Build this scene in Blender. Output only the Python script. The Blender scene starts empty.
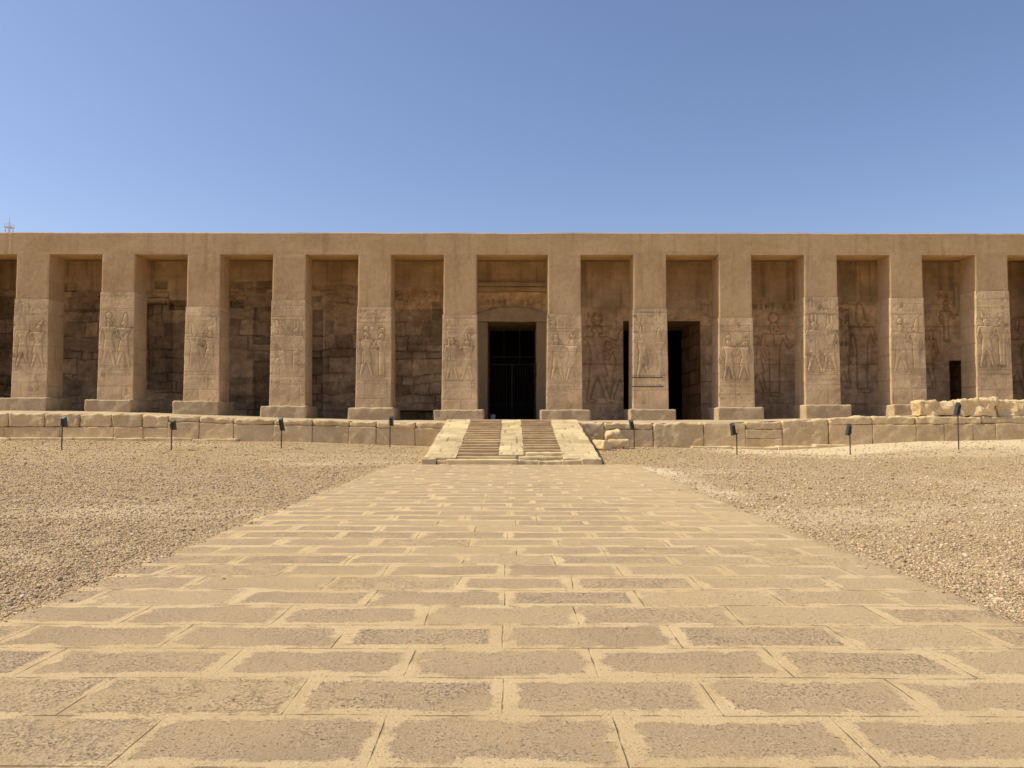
import bpy, math, random
import numpy as np
from mathutils import Vector
C = bpy.context.scene.collection
R = math.radians
rng = np.random.default_rng(7)
random.seed(7)

# ------------------------------------------------------------------ camera, sky, sun
F = 760.0; EYE = 1.6; PITCH = math.atan(34/F)
cam = bpy.data.cameras.new('camera'); co = bpy.data.objects.new('camera', cam); C.objects.link(co)
cam.sensor_width = 36; cam.lens = 36*F/1024; cam.clip_end = 5000; cam.clip_start = .05
co.location = (0, 0, EYE); co.rotation_euler = (R(90)+PITCH, 0, 0)
co.rotation_euler.rotate_axis('Z', R(0.06))
bpy.context.scene.camera = co
SUN_EL, SUN_AZ = 52.0, 92.0          # azimuth measured from +Y towards -X (sun stands at the left, a little in front of the facade)
sd = Vector((-math.sin(R(SUN_AZ))*math.cos(R(SUN_EL)), math.cos(R(SUN_AZ))*math.cos(R(SUN_EL)), math.sin(R(SUN_EL))))
w = bpy.data.worlds.new('World'); bpy.context.scene.world = w; w.use_nodes = True
nt = w.node_tree; sky = nt.nodes.new('ShaderNodeTexSky'); sky.sky_type = 'NISHITA'; sky.sun_disc = False
sky.sun_elevation = R(SUN_EL); sky.sun_rotation = math.atan2(sd.x, sd.y); sky.air_density = 1.0; sky.dust_density = 1.0; sky.ozone_density = 2.8
bg = nt.nodes['Background']; bg.inputs[1].default_value = 0.138
tint_ = nt.nodes.new('ShaderNodeMix'); tint_.data_type = 'RGBA'; tint_.blend_type = 'MULTIPLY'; tint_.inputs[0].default_value = 1; tint_.inputs[7].default_value = (1.03, .95, 1.0, 1)   # the photograph's sky leans to periwinkle
nt.links.new(sky.outputs[0], tint_.inputs[6]); nt.links.new(tint_.outputs[2], bg.inputs[0])
sl = bpy.data.lights.new('sun', 'SUN'); sl.energy = 4.4; sl.angle = R(0.5); sl.color = (1, .92, .70)
so = bpy.data.objects.new('sun', sl); C.objects.link(so); so.rotation_euler = sd.to_track_quat('Z', 'Y').to_euler(); so.location = (-30, 0, 40)
vs = bpy.context.scene.view_settings
vs.view_transform = 'Standard'; vs.look = 'None'; vs.gamma = 1; vs.exposure = 0.10; vs.use_curve_mapping = False

# ------------------------------------------------------------------ measuring helpers
ct, st = math.cos(PITCH), math.sin(PITCH)
def P(px, py, Y):
    u, v = (px-512)/F, (384-py)/F
    s = Y/(ct - v*st)
    return u*s, EYE + (st+v*ct)*s
def proj(x, z, Y):
    dz = z-EYE
    d = Y*ct + dz*st
    return 512+F*x/d, 384-F*(dz*ct - Y*st)/d
D = 39.5      # pillar fronts
YB = 44.0     # rear wall of the portico
YT = 36.0     # terrace wall
T = 1.33      # pillar depth

_tabs = {}
def vnoise(x, y, seed=0):
    if seed not in _tabs: _tabs[seed] = np.random.default_rng(seed+100).random((256, 256))
    t = _tabs[seed]
    x = np.asarray(x, float); y = np.asarray(y, float)
    xi = np.floor(x).astype(int); yi = np.floor(y).astype(int); fx = x-xi; fy = y-yi
    fx = fx*fx*(3-2*fx); fy = fy*fy*(3-2*fy)
    a = t[xi & 255, yi & 255]; b = t[(xi+1) & 255, yi & 255]; c = t[xi & 255, (yi+1) & 255]; d = t[(xi+1) & 255, (yi+1) & 255]
    return (a*(1-fx)+b*fx)*(1-fy)+(c*(1-fx)+d*fx)*fy
def fbm(x, y, seed=0, o=4):
    s = 0; a = .5
    for i in range(o): s = s+a*(vnoise(x*2**i+i*17.3, y*2**i+i*9.1, seed)-.5); a *= .55
    return s*2
def sstep(a, b, x):
    t = np.clip((x-a)/(b-a), 0, 1); return t*t*(3-2*t)

# ------------------------------------------------------------------ materials
def stone(name, c1, c2, sc=1.5, bump=.4, fine=30, tone=True, rough=.92, streak=0, dark=None, bd=.02):
    m = bpy.data.materials.new(name); m.use_nodes = True; n = m.node_tree.nodes; l = m.node_tree.links
    b = n['Principled BSDF']; b.inputs['Roughness'].default_value = rough; b.inputs['Specular IOR Level'].default_value = .15
    tc = n.new('ShaderNodeTexCoord')
    def noise(scale, det=6, r=.6, vec=None, mp=None):
        q = n.new('ShaderNodeTexNoise'); q.inputs['Scale'].default_value = scale; q.inputs['Detail'].default_value = det; q.inputs['Roughness'].default_value = r
        src = tc.outputs['Object']
        if mp:
            k = n.new('ShaderNodeMapping'); k.inputs['Scale'].default_value = mp; l.new(src, k.inputs[0]); src = k.outputs[0]
        l.new(src, q.inputs['Vector']); return q
    def mix(f, a, bb, bt='MIX'):
        q = n.new('ShaderNodeMix'); q.data_type = 'RGBA'; q.blend_type = bt
        for i, v in ((0, f), (6, a), (7, bb)):
            if isinstance(v, (tuple, float, int)): q.inputs[i].default_value = v if not isinstance(v, tuple) else (*v, 1)
            else: l.new(v, q.inputs[i])
        return q.outputs[2]
    def ramp(src, a, bb):
        q = n.new('ShaderNodeMapRange'); q.interpolation_type = 'SMOOTHSTEP'; q.inputs[1].default_value = a; q.inputs[2].default_value = bb; l.new(src, q.inputs[0]); return q.outputs[0]
    n1 = noise(sc); col = mix(ramp(n1.outputs[0], .35, .65), c1, c2)
    n3 = noise(sc*7, 8, .7); col = mix(ramp(n3.outputs[0], .3, .75), col, mix(1.0, col, (.84, .82, .80), 'MULTIPLY'))
    n2 = noise(fine, 8, .75); col = mix(ramp(n2.outputs[0], .25, .5), mix(1.0, col, (.72, .70, .68), 'MULTIPLY'), col)
    if streak:
        ns = noise(1.0, 5, .6, mp=(3.2, 3.2, .28)); col = mix(ramp(ns.outputs[0], .52, .72), col, mix(float(streak), col, (.55, .5, .46), 'MULTIPLY'))
    if tone:
        at = n.new('ShaderNodeAttribute'); at.attribute_name = 'tone'; col = mix(1.0, col, at.outputs['Color'], 'MULTIPLY')
    l.new(col, b.inputs['Base Color'])
    ad = n.new('ShaderNodeMath'); ad.operation = 'ADD'; l.new(n3.outputs[0], ad.inputs[0]); l.new(n2.outputs[0], ad.inputs[1])
    bp = n.new('ShaderNodeBump'); bp.inputs['Strength'].default_value = bump; bp.inputs['Distance'].default_value = bd; l.new(ad.outputs[0], bp.inputs['Height']); l.new(bp.outputs[0], b.inputs['Normal'])
    return m
def plain(name, c, rough=.6, metal=0, nz=.25, sc=20):
    m = bpy.data.materials.new(name); m.use_nodes = True; n = m.node_tree.nodes; l = m.node_tree.links
    b = n['Principled BSDF']; b.inputs['Roughness'].default_value = rough; b.inputs['Metallic'].default_value = metal
    q = n.new('ShaderNodeTexNoise'); q.inputs['Scale'].default_value = sc; q.inputs['Detail'].default_value = 5
    r = n.new('ShaderNodeMix'); r.data_type = 'RGBA'; r.inputs[6].default_value = (*[k*(1-nz) for k in c], 1); r.inputs[7].default_value = (*[min(1, k*(1+nz)) for k in c], 1)
    tc = n.new('ShaderNodeTexCoord'); l.new(tc.outputs['Object'], q.inputs['Vector']); l.new(q.outputs[0], r.inputs[0]); l.new(r.outputs[2], b.inputs['Base Color'])
    return m
M = dict(
 plaster=stone('restored_plaster', (.57, .38, .19), (.64, .44, .235), .6, .25, 14, streak=.35),
 relief=stone('carved_limestone', (.66, .465, .255), (.73, .535, .305), 1.3, .5, 25, streak=.3),
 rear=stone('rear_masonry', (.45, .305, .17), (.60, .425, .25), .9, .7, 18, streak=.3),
 base=stone('pillar_base_stone', (.50, .365, .21), (.60, .45, .27), 2, .7, 30),
 wall=stone('terrace_limestone', (.68, .50, .27), (.80, .61, .35), 1.4, .8, 26, bd=.03),
 ramp=stone('ramp_limestone', (.60, .455, .24), (.71, .555, .32), 1.1, .5, 22),
 step=stone('worn_step_stone', (.50, .34, .18), (.58, .41, .225), 1.5, .6, 24),
 floor=stone('dusty_floor_stone', (.50, .38, .23), (.60, .46, .29), 1.0, .6, 20, tone=False),
 iron=plain('black_iron', (.035, .03, .027), .7, .3), post=plain('rusted_post', (.09, .065, .05), .8, .2),
 lamp=plain('grey_lamp_housing', (.07, .075, .08), .5, .3), glass=plain('lamp_glass', (.10, .15, .2), .15),
 bucket=plain('pale_plastic', (.45, .52, .62), .5), lid=plain('blue_plastic', (.10, .16, .30), .5),
 dark=plain('shade_painted_interior', (.05, .034, .022), .95), steel=plain('tower_steel', (.62, .60, .66), .6, .1))  # interior is near-black: the unlit rooms' shade is put into its colour

# ------------------------------------------------------------------ mesh builder
class MB:
    def __init__(s): s.v = []; s.t = []; s.f = []; s.n = 0
    def raw(s, v, f, tone=1.0):
        v = np.asarray(v, float).reshape(-1, 3)
        t = np.ones((len(v), 3))*np.asarray(tone, float).reshape(-1, 1) if np.ndim(tone) < 2 else np.asarray(tone)
        s.v.append(v); s.t.append(t)
        s.f += [tuple(int(i)+s.n for i in q) for q in f]; s.n += len(v)
    def grid(s, Pts, tone=1.0, keep=None, flip=False):
        a, b = Pts.shape[:2]
        idx = np.arange(a*b).reshape(a, b)
        q = np.stack([idx[:-1, :-1], idx[1:, :-1], idx[1:, 1:], idx[:-1, 1:]], -1)
        q = q[keep] if keep is not None else q.reshape(-1, 4)
        if flip: q = q[:, ::-1]
        t = tone if np.ndim(tone) == 0 else (np.repeat(np.asarray(tone).reshape(-1, 1), 3, 1) if np.ndim(tone) == 2 else np.asarray(tone).reshape(-1, 3))
        s.raw(Pts.reshape(-1, 3), q, t)
    def box(s, x0, x1, y0, y1, z0, z1, tone=1.0):
        v = [(x, y, z) for x in (x0, x1) for y in (y0, y1) for z in (z0, z1)]
        s.raw(v, [(0, 1, 3, 2), (4, 6, 7, 5), (0, 4, 5, 1), (2, 3, 7, 6), (0, 2, 6, 4), (1, 5, 7, 3)], tone)
    def rough(s, x0, x1, y0, y1, z0, z1, r=.04, amp=.03, res=.12, k=3., tone=1., seed=1, top=None, rot=0, tilt=0):
        L = [x1-x0, y1-y0, z1-z0]; c = np.array([(x0+x1)/2, (y0+y1)/2, (z0+z1)/2]); h = np.array(L)/2
        r = min(r, .45*min(L))
        N = [max(3, int(math.ceil(q/res))) for q in L]
        # non uniform steps: extra rows close to the edges
        def ax(i):
            a = np.linspace(-h[i], h[i], N[i]+1); e = np.array([-h[i]+r*.35, -h[i]+r, h[i]-r, h[i]-r*.35])
            return np.unique(np.concatenate([a, e]).round(5))
        A = [ax(i) for i in range(3)]
        for d in range(3):
            i, j = (d+1) % 3, (d+2) % 3
            U, V = np.meshgrid(A[i], A[j], indexing='ij')
            for sg in (-1, 1):
                p = np.zeros(U.shape+(3,)); p[..., i] = U; p[..., j] = V; p[..., d] = sg*h[d]
                inner = np.clip(p, -(h-r), h-r); dl = p-inner; ln = np.linalg.norm(dl, axis=-1, keepdims=True)+1e-9
                nn = dl/ln; p = inner+nn*r
                w_ = p+c
                q = .6*fbm((w_[..., 0]+.37*w_[..., 1])*k+seed*3.7, (w_[..., 2]+.43*w_[..., 1])*k, seed % 40, 5)+.6*fbm((w_[..., 1]-.31*w_[..., 2])*k+seed*1.7, (w_[..., 2]*.7-w_[..., 0]*.6)*k, (seed+7) % 40, 5)
                p = p+nn*(q[..., None]*amp)
                if top is not None: p[..., 2] = np.where(p[..., 2] > 0, p[..., 2]+top(w_[..., 0])*(p[..., 2]/h[2]), p[..., 2])
                if tilt: a = tilt; x_, z_ = p[..., 0].copy(), p[..., 2].copy(); p[..., 0] = x_*math.cos(a)-z_*math.sin(a); p[..., 2] = x_*math.sin(a)+z_*math.cos(a)
                if rot: a = rot; x_, y_ = p[..., 0].copy(), p[..., 1].copy(); p[..., 0] = x_*math.cos(a)-y_*math.sin(a); p[..., 1] = x_*math.sin(a)+y_*math.cos(a)
                s.grid(p+c, tone, flip=(sg < 0))
    def cyl(s, p0, p1, r0, r1=None, n=10, tone=1.):
        r1 = r0 if r1 is None else r1
        p0 = Vector(p0); p1 = Vector(p1); d = (p1-p0).normalized(); a = d.orthogonal().normalized(); b = d.cross(a)
        v = []
        for p, r in ((p0, r0), (p1, r1)):
            for i in range(n): t = 2*math.pi*i/n; v.append(p+a*(r*math.cos(t))+b*(r*math.sin(t)))
        f = [(i, (i+1) % n, n+(i+1) % n, n+i) for i in range(n)]+[tuple(range(n-1, -1, -1)), tuple(range(n, 2*n))]
        s.raw([tuple(q) for q in v], f, tone)
    def build(s, name, mat, parent=None, smooth=False, origin=None):
        v = np.concatenate(s.v); t = np.concatenate(s.t)
        if origin is not None: v = v-np.array(origin)
        me = bpy.data.meshes.new(name); me.from_pydata(v.tolist(), [], s.f)
        ca = me.color_attributes.new('tone', 'FLOAT_COLOR', 'POINT')
        ca.data.foreach_set('color', np.concatenate([t, np.ones((len(t), 1))], 1).ravel().astype(np.float32))
        me.materials.append(mat)
        if smooth: me.polygons.foreach_set('use_smooth', [True]*len(me.polygons))
        o = bpy.data.objects.new(name, me); C.objects.link(o)
        if origin is not None: o.location = origin
        if parent is not None: o.parent = parent
        return o
def tag(o, label=None, cat=None, group=None, kind=None):
    for k, v in (('label', label), ('category', cat), ('group', group), ('kind', kind)):
        if v: o[k] = v
    return o
def empty(name, loc):
    o = bpy.data.objects.new(name, None); C.objects.link(o); o.location = loc; o.empty_display_size = .3; return o

# ------------------------------------------------------------------ levels read from the photograph
def lv(tab, Y):
    xs = []; zs = []
    for px, py in tab: x, z = P(px, py, Y); xs.append(x); zs.append(z)
    return lambda x: np.interp(x, xs, zs)
wall_foot = lv([(-200, 440), (0, 440), (160, 440), (300, 442), (400, 445), (440, 446), (590, 446), (700, 447), (780, 449), (830, 446), (870, 443), (925, 440.5), (1024, 437.5), (1200, 437)], YT)
wall_top = lv([(-200, 412.5), (0, 412.5), (140, 413.5), (160, 415), (200, 416.5), (270, 419), (345, 420), (400, 422), (440, 421.5), (590, 421), (640, 422), (700, 422), (745, 421), (780, 419.5), (820, 418), (870, 415), (1024, 415), (1200, 415)], YT)
floor_at = lv([(-200, 411), (31, 411), (117, 412), (204, 415), (290, 418), (375, 420), (460, 420.5), (564, 420.5), (648, 420), (734, 419.5), (818, 418), (905, 415), (993, 413.5), (1200, 413)], D)
def gz(x, y):
    x = np.asarray(x, float); y = np.asarray(y, float)
    t = sstep(25, 35.5, y)
    z = t*wall_foot(x)
    off = np.maximum(sstep(3.4, 5.5, np.abs(x)), .6*sstep(26.3, 27, y))
    z = z*np.maximum(off, sstep(26, 27, y)) + off*(.05*fbm(x*.22, y*.22, 3, 3)+.018*fbm(x*1.3, y*1.3, 4, 3)) - .03
    return z

# ------------------------------------------------------------------ ground
def gravel_material():
    m = bpy.data.materials.new('gravel_ground'); m.use_nodes = True; n = m.node_tree.nodes; l = m.node_tree.links
    b = n['Principled BSDF']; b.inputs['Roughness'].default_value = .95; b.inputs['Specular IOR Level'].default_value = .1
    tc = n.new('ShaderNodeTexCoord')
    def math_(op, a, bb=None, c=None):
        q = n.new('ShaderNodeMath'); q.operation = op
        for i, v in enumerate((a, bb, c)):
            if v is None: continue
            if isinstance(v, (int, float)): q.inputs[i].default_value = v
            else: l.new(v, q.inputs[i])
        return q.outputs[0]
    def vor(sc):
        q = n.new('ShaderNodeTexVoronoi'); q.inputs['Scale'].default_value = sc; l.new(tc.outputs['Object'], q.inputs['Vector']); return q
    v1, v2 = vor(30), vor(64)
    cr = n.new('ShaderNodeValToRGB'); l.new(v1.outputs['Color'], cr.inputs[0])
    e = cr.color_ramp; e.elements[0].color = (.31, .205, .105, 1); e.elements[1].color = (.74, .555, .32, 1); e.elements[1].position = 1
    for p, c in ((.3, (.52, .365, .18, 1)), (.6, (.61, .435, .225, 1)), (.8, (.48, .345, .19, 1))): q = e.elements.new(p); q.color = c
    big = n.new('ShaderNodeTexNoise'); big.inputs['Scale'].default_value = .35; big.inputs['Detail'].default_value = 6; l.new(tc.outputs['Object'], big.inputs['Vector'])
    mr = n.new('ShaderNodeMapRange'); mr.inputs[1].default_value = .42; mr.inputs[2].default_value = .62; l.new(big.outputs[0], mr.inputs[0])
    mx = n.new('ShaderNodeMix'); mx.data_type = 'RGBA'; l.new(math_('MULTIPLY', mr.outputs[0], .25), mx.inputs[0]); l.new(cr.outputs[0], mx.inputs[6]); mx.inputs[7].default_value = (.62, .49, .31, 1)
    at = n.new('ShaderNodeAttribute'); at.attribute_name = 'tone'
    my = n.new('ShaderNodeMix'); my.data_type = 'RGBA'; l.new(at.outputs['Fac'], my.inputs[0]); l.new(mx.outputs[2], my.inputs[6]); my.inputs[7].default_value = (.82, .645, .40, 1)
    l.new(my.outputs[2], b.inputs['Base Color'])
    fine = n.new('ShaderNodeTexNoise'); fine.inputs['Scale'].default_value = 60; fine.inputs['Detail'].default_value = 5; l.new(tc.outputs['Object'], fine.inputs['Vector'])
    h = math_('ADD', math_('MULTIPLY', v1.outputs['Distance'], -1.0), math_('ADD', math_('MULTIPLY', v2.outputs['Distance'], -.5), math_('MULTIPLY', fine.outputs[0], .3)))
    bp = n.new('ShaderNodeBump'); bp.inputs['Strength'].default_value = .9; bp.inputs['Distance'].default_value = .035; l.new(h, bp.inputs['Height']); l.new(bp.outputs[0], b.inputs['Normal'])
    return m
M['gravel'] = gravel_material()
def dust(x, y):      # pale dusty strip in front of the right wall and beside the path head
    px, py = proj(x, gz(x, y), np.maximum(y, .5))
    a = sstep(660, 760, px)*sstep(28.8+np.interp(px, [700, 860, 900, 1024], [3.4, 0, 2.4, 1.6])*1.0, 31.2+np.interp(px, [700, 860, 900, 1024], [3.4, 0, 2.4, 1.6]), y+1.6*fbm(x*.5, y*.5, 8, 4))*(y < 37)
    q = np.abs(x-(4.55-.0*y))+.8*fbm(x*1.2, y*.6, 9, 4)
    b_ = sstep(.55, .1, q)*sstep(14.5, 17, y)*sstep(27, 25, y)*(x > 0)
    c_ = sstep(.12, .5, fbm(x*.16+3, y*.3, 10, 5))*.45
    return np.clip(1.0*a+.75*b_+c_*(1-a), 0, 1)
gx = np.concatenate([[-1500, -400, -120, -60], np.arange(-40, 40.1, .4), [60, 120, 400, 1500]])
gy = np.concatenate([[-400, -80, -20], np.arange(-6, 36.3, .4), [60, 120, 400, 2500]])
GX, GY = np.meshgrid(gx, gy, indexing='ij'); GZ = gz(GX, np.minimum(GY, 36)); GZ = np.where(GY > 37, -.1, GZ)
mb = MB(); mb.grid(np.stack([GX, GY, GZ], -1), np.stack([dust(GX, GY)]*3, -1))
tag(mb.build('gravel_ground', M['gravel'], smooth=True), kind='structure')

# ------------------------------------------------------------------ paved path
def path_material():
    m = bpy.data.materials.new('path_slabs'); m.use_nodes = True; n = m.node_tree.nodes; l = m.node_tree.links
    b = n['Principled BSDF']; b.inputs['Roughness'].default_value = .93; b.inputs['Specular IOR Level'].default_value = .12
    tc = n.new('ShaderNodeTexCoord')
    def mt(op, a, bb=None, c=None, cl=False):
        q = n.new('ShaderNodeMath'); q.operation = op; q.use_clamp = cl
        for i, v in enumerate((a, bb, c)):
            if v is None: continue
            if isinstance(v, (int, float)): q.inputs[i].default_value = v
            else: l.new(v, q.inputs[i])
        return q.outputs[0]
    def noise(vec, sc, det=6, r=.6):
        q = n.new('ShaderNodeTexNoise'); q.inputs['Scale'].default_value = sc; q.inputs['Detail'].default_value = det; q.inputs['Roughness'].default_value = r; l.new(vec, q.inputs['Vector']); return q
    def rmp(src, a, bb, c=0., d=1.):
        q = n.new('ShaderNodeMapRange'); q.interpolation_type = 'SMOOTHSTEP'
        for i, v in enumerate((a, bb, c, d)): q.inputs[i+1].default_value = v
        l.new(src, q.inputs[0]); return q.outputs[0]
    def mix(f, a, bb, bt='MIX'):
        q = n.new('ShaderNodeMix'); q.data_type = 'RGBA'; q.blend_type = bt
        for i, v in ((0, f), (6, a), (7, bb)):
            if isinstance(v, tuple): q.inputs[i].default_value = (*v, 1)
            elif isinstance(v, (int, float)): q.inputs[i].default_value = v
            else: l.new(v, q.inputs[i])
        return q.outputs[2]
    mp = n.new('ShaderNodeMapping'); mp.inputs['Location'].default_value = (PX0, PY0, 0); l.new(tc.outputs['Object'], mp.inputs[0]); V = mp.outputs[0]
    # slight waviness of the courses
    nw = noise(V, .9, 3); vm = n.new('ShaderNodeVectorMath'); vm.operation = 'SUBTRACT'; l.new(nw.outputs['Color'], vm.inputs[0]); vm.inputs[1].default_value = (.5, .5, .5)
    vs_ = n.new('ShaderNodeVectorMath'); vs_.operation = 'SCALE'; l.new(vm.outputs[0], vs_.inputs[0]); vs_.inputs['Scale'].default_value = .045
    va = n.new('ShaderNodeVectorMath'); va.operation = 'ADD'; l.new(V, va.inputs[0]); l.new(vs_.outputs[0], va.inputs[1]); W0 = va.outputs[0]
    sx = n.new('ShaderNodeSeparateXYZ'); l.new(V, sx.inputs[0]); row = mt('FLOOR', mt('DIVIDE', sx.outputs[1], SH))
    cb = n.new('ShaderNodeCombineXYZ'); l.new(mt('MULTIPLY', sx.outputs[0], .45), cb.inputs[0]); l.new(mt('MULTIPLY', row, 7.31), cb.inputs[1])
    nr = noise(cb.outputs[0], 1.0, 2); amp = mt('ADD', rmp(sx.outputs[1], 7.0, 11.0, .12, 1.3), rmp(sx.outputs[0], 0.5, 3.0, 0., .7))
    cs = n.new('ShaderNodeCombineXYZ'); l.new(mt('MULTIPLY', mt('SUBTRACT', nr.outputs[0], .5), amp), cs.inputs[0])
    vz = n.new('ShaderNodeVectorMath'); vz.operation = 'ADD'; l.new(W0, vz.inputs[0]); l.new(cs.outputs[0], vz.inputs[1]); W = vz.outputs[0]
    def brick(vec, ms, smooth, c1=(0, 0, 0, 1), c2=(1, 1, 1, 1)):
        q = n.new('ShaderNodeTexBrick'); q.inputs['Scale'].default_value = 1; q.inputs['Mortar Size'].default_value = ms; q.inputs['Mortar Smooth'].default_value = smooth
        q.inputs['Brick Width'].default_value = SW; q.inputs['Row Height'].default_value = SH; q.offset = .5; q.offset_frequency = 2; q.squash = 1
        q.inputs['Color1'].default_value = c1; q.inputs['Color2'].default_value = c2; q.inputs['Mortar'].default_value = (.5, .5, .5, 1); l.new(vec, q.inputs['Vector']); return q
    def shift(vec, o):
        q = n.new('ShaderNodeVectorMath'); q.operation = 'ADD'; l.new(vec, q.inputs[0]); q.inputs[1].default_value = o; return q.outputs[0]
    tint = brick(W, 0, 0).outputs['Color']
    tint2 = brick(shift(W, (SW*14, SH*22, 0)), 0, 0).outputs['Color']
    field = brick(W, .27, 1.0).outputs['Fac']            # 1 at the joint, 0 deep inside the slab
    line = brick(W, .008, .7).outputs['Fac']
    na = noise(V, 3.2, 8, .65); ng = noise(V, 45, 8, .8); nb = noise(V, 30, 10, .8); nc = noise(V, 70, 6, .75); nd = noise(V, .8, 4, .6)
    # worn patch in each slab
    edge = mt('ADD', field, mt('ADD', mt('MULTIPLY', mt('SUBTRACT', na.outputs[0], .5), .95), mt('MULTIPLY', mt('SUBTRACT', nb.outputs[0], .5), .45)))
    edge = mt('ADD', edge, mt('MULTIPLY', mt('SUBTRACT', tint2, .5), .30))
    edge = mt('ADD', edge, mt('MULTIPLY', mt('SUBTRACT', nc.outputs[0], .5), .35))
    patch = mt('SUBTRACT', 1.0, rmp(edge, .72, .92))
    pitted = mt('MULTIPLY', patch, mt('MULTIPLY', rmp(tint, .45, .85, .25, 1.), rmp(na.outputs[0], .42, .60, .15, 1.)))
    pn = noise(V, 62, 3, .55); pits = mt('MAXIMUM', rmp(nb.outputs[0], .40, .50), rmp(pn.outputs[0], .42, .52))
    sand = mix(rmp(nd.outputs[0], .35, .65), (.59, .425, .235), (.66, .485, .28))
    sand = mix(rmp(nc.outputs[0], .3, .6), mix(1., sand, (.85, .83, .8), 'MULTIPLY'), sand)
    slab = mix(tint, (.44, .32, .20), (.51, .375, .24))
    slab = mix(rmp(nc.outputs[0], .32, .52), mix(1., slab, (.70, .68, .66), 'MULTIPLY'), slab)
    slab = mix(rmp(ng.outputs[0], .50, .62), slab, mix(1., slab, (1.22, 1.2, 1.14), 'MULTIPLY'))
    slab = mix(mt('MULTIPLY', pitted, mt('SUBTRACT', 1., pits)), slab, mix(1., slab, (.50, .47, .44), 'MULTIPLY'))
    sxx = n.new('ShaderNodeSeparateXYZ'); l.new(V, sxx.inputs[0])
    slab = mix(rmp(na.outputs[0], .35, .65), mix(1., slab, (.84, .83, .82), 'MULTIPLY'), slab)
    strength = mt('MULTIPLY', patch, mt('MULTIPLY', rmp(nd.outputs[0], .35, .6, .6, 1.), rmp(sxx.outputs[0], .6, 3.2, 1., .62)))
    strength = mt('MULTIPLY', strength, rmp(ng.outputs[0], .30, .42, .6, 1.))
    col = mix(mt('MULTIPLY', strength, rmp(tint2, 0, .35, .55, 1.)), sand, slab)
    ln = mt('MULTIPLY', line, rmp(na.outputs[0], .38, .56, 1., .1))
    col = mix(mt('MULTIPLY', ln, .6), col, (.24, .165, .10))
    gr = noise(V, 160, 4, .7); sp = noise(V, 38, 4, .6); chip = mt('SUBTRACT', 1., rmp(sp.outputs[0], .30, .37))
    col = mix(rmp(gr.outputs[0], .34, .62), mix(1., col, (.86, .85, .83), 'MULTIPLY'), mix(1., col, (1.18, 1.17, 1.13), 'MULTIPLY'))
    col = mix(mt('MULTIPLY', chip, mt('ADD', .15, mt('MULTIPLY', patch, .6))), col, (.24, .17, .11))
    l.new(col, b.inputs['Base Color'])
    hgt = mt('ADD', mt('MULTIPLY', patch, -.18), mt('MULTIPLY', ln, -1.6))
    hgt = mt('ADD', hgt, mt('MULTIPLY', mt('MULTIPLY', pitted, pits), 1.1))
    hgt = mt('ADD', hgt, mt('MULTIPLY', nc.outputs[0], .6)); hgt = mt('ADD', hgt, mt('MULTIPLY', chip, -.9)); hgt = mt('ADD', hgt, mt('MULTIPLY', gr.outputs[0], .25)); hgt = mt('ADD', hgt, mt('MULTIPLY', nb.outputs[0], .45))
    bp = n.new('ShaderNodeBump'); bp.inputs['Strength'].default_value = 1; bp.inputs['Distance'].default_value = .014; l.new(hgt, bp.inputs['Height']); l.new(bp.outputs[0], b.inputs['Normal'])
    return m
SW, SH = 1.20, .600
PX0, PY0 = .06, -3.56+SH*8
M['path'] = path_material()
px_ = np.arange(-4.26, 4.17, .12); py_ = np.concatenate([np.arange(-8, 26.45, .1)])
PXg, PYg = np.meshgrid(px_, py_, indexing='ij')
wob = .13*fbm(PYg*.9, PYg*0+3, 12, 3)
sidef = np.clip(np.abs(PXg)/4.2, 0, 1)**8
PXw = PXg+.16*sstep(14, 26, PYg)*(PXg > 3.2)+np.sign(PXg)*sidef*wob
PZ = .0+.012*fbm(PXg*.7, PYg*.7, 5, 3)-.05*sstep(4.0, 4.2, np.abs(PXg))
mb = MB(); mb.grid(np.stack([PXw, PYg, PZ], -1))
tag(mb.build('paved_path', M['path'], smooth=True), kind='structure')

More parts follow.
